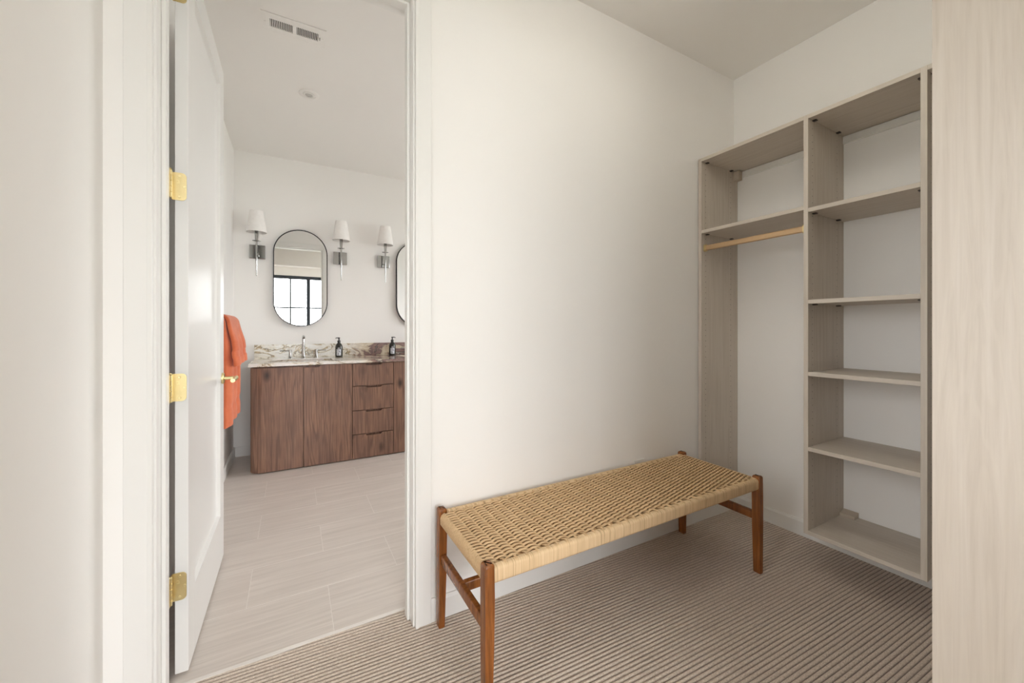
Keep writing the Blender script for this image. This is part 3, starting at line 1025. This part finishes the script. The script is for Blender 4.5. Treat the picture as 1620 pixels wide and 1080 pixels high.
# widespread taps
def faucet(xc, label):
    f_ = thing('widespread_faucet', (xc, 4.14, CT1), label, 'faucet', 'chrome taps on the vanity')
    bm = bmesh.new()
    y = 4.14
    lathe(bm, [(0.024, CT1), (0.024, CT1 + 0.005), (0.0145, CT1 + 0.008), (0.0145, CT1 + 0.115), (0.011, CT1 + 0.118), (0.011, CT1 + 0.19)], (xc, y, 0), 20)
    obj('column', bm, 'chrome', f_, smooth=True)
    sp = [(xc, y, CT1 + 0.185)]
    for k in range(1, 7):
        a = math.radians(90 * k / 6)
        sp.append((xc, y - 0.022 * (1 - math.cos(a)), CT1 + 0.185 + 0.022 * math.sin(a)))
    sp += [(xc, y - 0.08, CT1 + 0.205), (xc, y - 0.13, CT1 + 0.200), (xc, y - 0.138, CT1 + 0.19)]
    obj('spout', tube(bmesh.new(), sp, 0.0105, 16), 'chrome', f_, smooth=True)
    for s in (-1, 1):
        hx = xc + s * 0.108
        h = obj('tap_handle', lathe(bmesh.new(), [(0.021, CT1), (0.021, CT1 + 0.004), (0.0125, CT1 + 0.006), (0.0125, CT1 + 0.078), (0.011, CT1 + 0.08)], (hx, y, 0), 20), 'chrome', f_, smooth=True)
        obj('tap_lever', tube(bmesh.new(), [(hx, y, CT1 + 0.071), (hx + s * 0.082, y - 0.01, CT1 + 0.072)], [0.0055, 0.004], 12), 'chrome', h, smooth=True)
faucet(0.088, 'chrome widespread basin tap on the vanity below the full oval mirror')
faucet(1.172, 'chrome widespread basin tap on the vanity below the half hidden oval mirror')

# soap bottles
def soap_bottle(x, y, label, turn):
    b_ = thing('soap_bottle', (x, y, CT1), label, 'soap bottle', 'pump bottles on the vanity top')
    pr = [(0.031, 0.0), (0.0335, 0.004), (0.0335, 0.092), (0.032, 0.104), (0.028, 0.117), (0.020, 0.129), (0.0135, 0.136), (0.0125, 0.145)]
    obj('bottle_body', lathe(bmesh.new(), [(r, CT1 + h) for r, h in pr], (x, y, 0), 28), 'bottle_glass', b_, smooth=True)
    bm = lathe(bmesh.new(), [(0.0145, CT1 + 0.143), (0.0145, CT1 + 0.158), (0.009, CT1 + 0.161), (0.0055, CT1 + 0.163), (0.0055, CT1 + 0.178), (0.009, CT1 + 0.180), (0.009, CT1 + 0.188), (0.007, CT1 + 0.190)], (x, y, 0), 20)
    pu = obj('pump', bm, 'pump_black', b_, smooth=True)
    c_, s_ = math.cos(turn), math.sin(turn)
    obj('nozzle', tube(bmesh.new(), [(x, y, CT1 + 0.185), (x + 0.022 * c_, y + 0.022 * s_, CT1 + 0.186), (x + 0.032 * c_, y + 0.032 * s_, CT1 + 0.181)], [0.0055, 0.004, 0.003], 10), 'pump_black', pu, smooth=True)
    bm = bmesh.new()
    a0, a1, n = math.radians(225), math.radians(297), 10
    for z0, z1, w in ((0.016, 0.076, 1.0), (0.081, 0.086, 0.5), (0.089, 0.0915, 0.45)):
        m_ = (a0 + a1) / 2
        r0 = [bm.verts.new((x + 0.0338 * math.cos(m_ + (a0 + (a1 - a0) * k / n - m_) * w), y + 0.0338 * math.sin(m_ + (a0 + (a1 - a0) * k / n - m_) * w), CT1 + z0)) for k in range(n + 1)]
        r1 = [bm.verts.new((v.co.x, v.co.y, CT1 + z1)) for v in r0]
        for k in range(n):
            bm.faces.new((r0[k], r0[k + 1], r1[k + 1], r1[k]))
    lb = obj('label', bm, 'bottle_label', b_, recalc=False)
    lb['label'] = 'pale printed label'
soap_bottle(0.392, 4.14, 'dark pump soap bottle with pale label beside the chrome tap', math.radians(190))
soap_bottle(0.898, 4.14, 'dark pump soap bottle with pale label below the half hidden mirror', math.radians(-10))

# ------------------------------------------------------------------ mirrors
def capsule(hw, hh, n=24):
    pts = []
    for k in range(n + 1):
        a = math.pi * k / n
        pts.append((hw * math.cos(a), hh - hw + hw * math.sin(a)))
    for k in range(n + 1):
        a = math.pi + math.pi * k / n
        pts.append((hw * math.cos(a), -(hh - hw) + hw * math.sin(a)))
    return pts
TILT = math.radians(0.7)
def oval_mirror(xc, label):
    zc, hw, hh = 1.6255, 0.2285, 0.459
    r = thing('oval_mirror', (xc, BACK - 0.0235, zc), label, 'mirror', 'oval mirrors over the vanity')
    r.rotation_euler = (-TILT, 0, 0)
    out, inn = capsule(hw, hh), capsule(hw - 0.008, hh - 0.008)
    bm = bmesh.new()
    n = len(out)
    def ring(p, y):
        return [bm.verts.new((a, y, b_)) for a, b_ in p]
    A, B, C_, D = ring(out, 0.016), ring(out, -0.012), ring(inn, -0.012), ring(inn, 0.016)
    for p, q in ((A, B), (B, C_), (C_, D), (D, A)):
        for k in range(n):
            bm.faces.new((p[k], p[(k + 1) % n], q[(k + 1) % n], q[k]))
    def local(name, bm, mat, smooth=False):
        bmesh.ops.recalc_face_normals(bm, faces=bm.faces[:])
        me = bpy.data.meshes.new(name)
        bm.to_mesh(me)
        bm.free()
        me.materials.append(M[mat])
        if smooth:
            for p in me.polygons:
                p.use_smooth = True
            me.set_sharp_from_angle(angle=math.radians(35))
        o = bpy.data.objects.new(name, me)
        col.objects.link(o)
        o.parent = r
    local('frame', bm, 'black_metal', True)
    local('glass', prism(bmesh.new(), capsule(hw - 0.0085, hh - 0.0085), 'y', -0.008, 0.012), 'mirror')
oval_mirror(0.070, 'black rimmed pill-shaped mirror reflecting the window')
oval_mirror(2 * VMID - 0.070, 'black rimmed pill-shaped mirror half hidden by the door casing')

# ------------------------------------------------------------------ sconces
def sconce():
    x, yw = 0.0, BACK
    r = thing('wall_sconce', (x, yw, 1.844), None, 'wall lamp', 'chrome sconces beside the mirrors')
    ys = yw - 0.11
    obj('backplate', bbox((-0.062, yw - 0.022, 1.782), (0.062, yw, 1.906), 0.003, 2), 'chrome', r)
    obj('stem', lathe(bmesh.new(), [(0.001, 1.612), (0.0045, 1.622), (0.0035, 1.632), (0.006, 1.70), (0.0075, 1.80), (0.0075, 1.925)], (0, ys, 0), 16), 'chrome', r, smooth=True)
    bm = tube(bmesh.new(), [(0.008, yw - 0.02, 1.812), (0.008, yw - 0.05, 1.812), (0.005, yw - 0.085, 1.826), (0, ys, 1.846)], 0.006, 12)
    obj('arm', bm, 'chrome', r, smooth=True)
    lathe_p = [(0.008, 1.922), (0.033, 1.926), (0.034, 1.929), (0.012, 1.932), (0.0115, 1.935), (0.0135, 1.98), (0.0145, 2.03), (0.0135, 2.032)]
    obj('candle_cup', lathe(bmesh.new(), lathe_p, (0, ys, 0), 24), 'chrome', r, smooth=True)
    bm = bmesh.new()
    n = 40
    lathe(bm, [(0.079, 2.003), (0.052, 2.192), (0.0505, 2.192), (0.0775, 2.003)], (0, ys, 0), n, cap=False)
    bm.verts.ensure_lookup_table()
    for k in range(n):
        bm.faces.new((bm.verts[k], bm.verts[(k + 1) % n], bm.verts[3 * n + (k + 1) % n], bm.verts[3 * n + k]))
    obj('shade', bm, 'shade_linen', r, smooth=True)
    bm = bmesh.new()
    for k in range(3):
        a = 2 * math.pi * k / 3
        tube(bm, [(0, ys, 2.03), (0.074 * math.cos(a), ys + 0.074 * math.sin(a), 2.03)], 0.0012, 6)
    obj('shade_spider', bm, 'chrome', r)
    return r
sc0 = sconce()
labels = ['chrome sconce with tapered white shade between the towels and the full oval mirror',
          'chrome sconce with tapered white shade above the soap bottle beside the tap',
          'chrome sconce with tapered white shade just beside the half hidden oval mirror',
          'chrome sconce with tapered white shade beyond the half hidden oval mirror']
for i, x in enumerate((-0.281, 0.414, 0.832, 2 * VMID + 0.281)):
    s = sc0 if i == 0 else copy_tree(sc0)
    s.location.x = x
    s['label'] = labels[i]

# ------------------------------------------------------------------ towels on a bar
BARX, BARZ, BY0, BY1 = WL + 0.075, 1.185, 2.82, 3.48
tb = thing('towel_bar', (WL, (BY0 + BY1) / 2, BARZ), 'slim brass towel bar under the orange towels', 'towel bar')
obj('bar', tube(bmesh.new(), [(BARX, BY0, BARZ), (BARX, BY1, BARZ)], 0.008, 14), 'brass', tb, smooth=True)
for y in (BY0 + 0.02, BY1 - 0.02):
    p = obj('post', tube(bmesh.new(), [(WL, y, BARZ), (BARX, y, BARZ)], 0.008, 14), 'brass', tb, smooth=True)
    obj('post_rosette', lathe(bmesh.new(), [(0.024, WL), (0.024, WL + 0.006), (0.021, WL + 0.008)], (0, y, BARZ), 20, 'x'), 'brass', p, smooth=True)

def towel(name, y0, y1, r, zf, zb, flare, amp, waves, th, label, group, seed, border):
    """cloth over the bar: back drop, turn, front drop, with soft vertical folds"""
    bm = bmesh.new()
    ny, nf, nb, na = 40, 44, 20, 10
    rows = []
    rnd = random.Random(seed)
    ph = rnd.uniform(0, 6)
    for i in range(ny + 1):
        s = i / ny
        y = y0 + (y1 - y0) * s
        pts = []
        edge = min(s, 1 - s) * 2
        w = math.sin(y * 30.0 + 0.6) + 0.45 * math.sin(y * 47.0 + 1.3)
        for k in range(nb + 1):
            f_ = 1 - k / nb
            pts.append((BARX - r - 0.004 * w * f_, BARZ - (BARZ - zb) * f_))
        for k in range(1, na):
            a = math.pi - math.pi * k / na
            pts.append((BARX + r * math.cos(a), BARZ + r * math.sin(a)))
        for k in range(nf + 1):
            f_ = k / nf
            dep = (BARZ - zf) * f_
            x = BARX + r + flare * math.sin(min(1, dep / 0.27) * math.pi / 2) + amp * w * min(1, dep / 0.12) * (0.6 + 0.4 * min(1, dep / 0.27))
            zt = BARZ - dep
            bd = abs(dep - (BARZ - zf - border))
            if bd < 0.022:
                x -= 0.005
            pts.append((x, zt + 0.006 * w * f_))
        rows.append([bm.verts.new((p[0], y + 0.004 * math.sin(j * 0.23 + ph), p[1])) for j, p in enumerate(pts)])
    for a, b_ in zip(rows, rows[1:]):
        for k in range(len(a) - 1):
            bm.faces.new((a[k], a[k + 1], b_[k + 1], b_[k]))
    o = obj(name, bm, 'towel', None, smooth='all', loc=(BARX, (y0 + y1) / 2, zf))
    md = o.modifiers.new('thickness', 'SOLIDIFY')
    md.thickness = th
    md.offset = 0
    md2 = o.modifiers.new('soft', 'SUBSURF')
    md2.levels = md2.render_levels = 1
    tag(o, label, 'towel', group)
towel('bath_towel', 2.90, 3.42, 0.022, 0.545, 0.62, 0.012, 0.016, 2.3, 0.022, 'long orange terry towel hanging lowest on the bathroom wall', 'orange towels on the bar', 4, 0.11)
towel('hand_towel', 2.91, 3.40, 0.046, 0.915, 0.93, 0.030, 0.016, 1.8, 0.020, 'short orange terry towel folded over the longer towel', 'orange towels on the bar', 9, 0.075)

# ------------------------------------------------------------------ ceiling vent, downlight
vx0, vx1, vy0, vy1 = -0.140, 0.158, 2.320, 2.462
vent = thing('ceiling_vent', ((vx0 + vx1) / 2, (vy0 + vy1) / 2, CEIL), 'white rectangular ceiling register with two louvred banks', 'vent')
bm = bmesh.new()
z0, z1 = CEIL - 0.006, CEIL - 0.0005
mid = (vx0 + vx1) / 2
bnk = [(vx0 + 0.036, mid - 0.009), (mid + 0.009, vx1 - 0.036)]
oy0, oy1 = vy0 + 0.040, vy1 - 0.040
box(bm, (vx0, vy0, z0), (vx1, oy0, z1))
box(bm, (vx0, oy1, z0), (vx1, vy1, z1))
for a, b_ in ((vx0, bnk[0][0]), (bnk[0][1], bnk[1][0]), (bnk[1][1], vx1)):
    box(bm, (a, oy0, z0), (b_, oy1, z1))
obj('vent_frame', bm, 'vent_white', vent)
for a, b_ in bnk:
    obj('duct_opening', bbox((a, oy0, CEIL - 0.0014), (b_, oy1, CEIL - 0.0004)), 'dark_gap', vent)
    n = 13
    for k in range(n):
        x = a + (b_ - a) * (k + 0.5) / n
        bm = prism(bmesh.new(), [(x - 0.0022, CEIL - 0.0058), (x - 0.0006, CEIL - 0.0058), (x + 0.0022, CEIL - 0.0015), (x + 0.0008, CEIL - 0.0015)], 'y', oy0, oy1)
        obj('slat', bm, 'vent_white', vent)
for x in (vx0 + 0.014, vx1 - 0.014):
    obj('screw', lathe(bmesh.new(), [(0.004, z0), (0.0035, z0 - 0.001)], (x, (vy0 + vy1) / 2, 0), 10), 'lamp_trim', vent)
obj('damper_lever', bbox((vx1 - 0.030, 2.384, z0 - 0.009), (vx1 - 0.027, 2.398, z0), 0.0005, 1), 'fitting', vent)

dl = thing('recessed_downlight', (0.097, 3.010, CEIL), 'small round recessed downlight in the bathroom ceiling', 'ceiling light')
bm = bmesh.new()
lathe(bm, [(0.061, CEIL - 0.0003), (0.061, CEIL - 0.004), (0.057, CEIL - 0.006), (0.041, CEIL - 0.006), (0.040, CEIL - 0.003)], (0.097, 3.010, 0), 40)
obj('trim_ring', bm, 'vent_white', dl, smooth=True)
obj('inner_ring', lathe(bmesh.new(), [(0.037, CEIL - 0.005), (0.035, CEIL - 0.0095), (0.026, CEIL - 0.0095), (0.025, CEIL - 0.006)], (0.097, 3.010, 0), 36), 'lamp_trim', dl, smooth=True)
obj('lens', lathe(bmesh.new(), [(0.023, CEIL - 0.006), (0.020, CEIL - 0.0085), (0.008, CEIL - 0.0105)], (0.097, 3.010, 0), 28), 'lens', dl, smooth=True)


# opal drum lamp added above the view as fill light for the closet
fill_x, fill_y = 1.25, 0.62
cl = thing('added_fill_lamp', (fill_x, fill_y, CEIL), 'round opal glass lamp added out of view as fill light for the closet', 'ceiling light')
t = NT('opal_fill_glow')
t.col((0.9, 0.88, 0.84))
t.b.inputs['Emission Color'].default_value = (1.0, 0.97, 0.87, 1)
t.b.inputs['Emission Strength'].default_value = FILL_LAMP
M['opal'] = t.m
obj('canopy', lathe(bmesh.new(), [(0.07, CEIL - 0.0005), (0.07, CEIL - 0.02), (0.02, CEIL - 0.022), (0.02, CEIL - 0.06)], (fill_x, fill_y, 0), 28), 'brass', cl, smooth=True)
obj('fill_drum', lathe(bmesh.new(), [(0.02, CEIL - 0.055), (0.14, CEIL - 0.058), (0.15, CEIL - 0.066), (0.15, CEIL - 0.135), (0.14, CEIL - 0.145), (0.02, CEIL - 0.150)], (fill_x, fill_y, 0), 36), 'opal', cl, smooth=True)
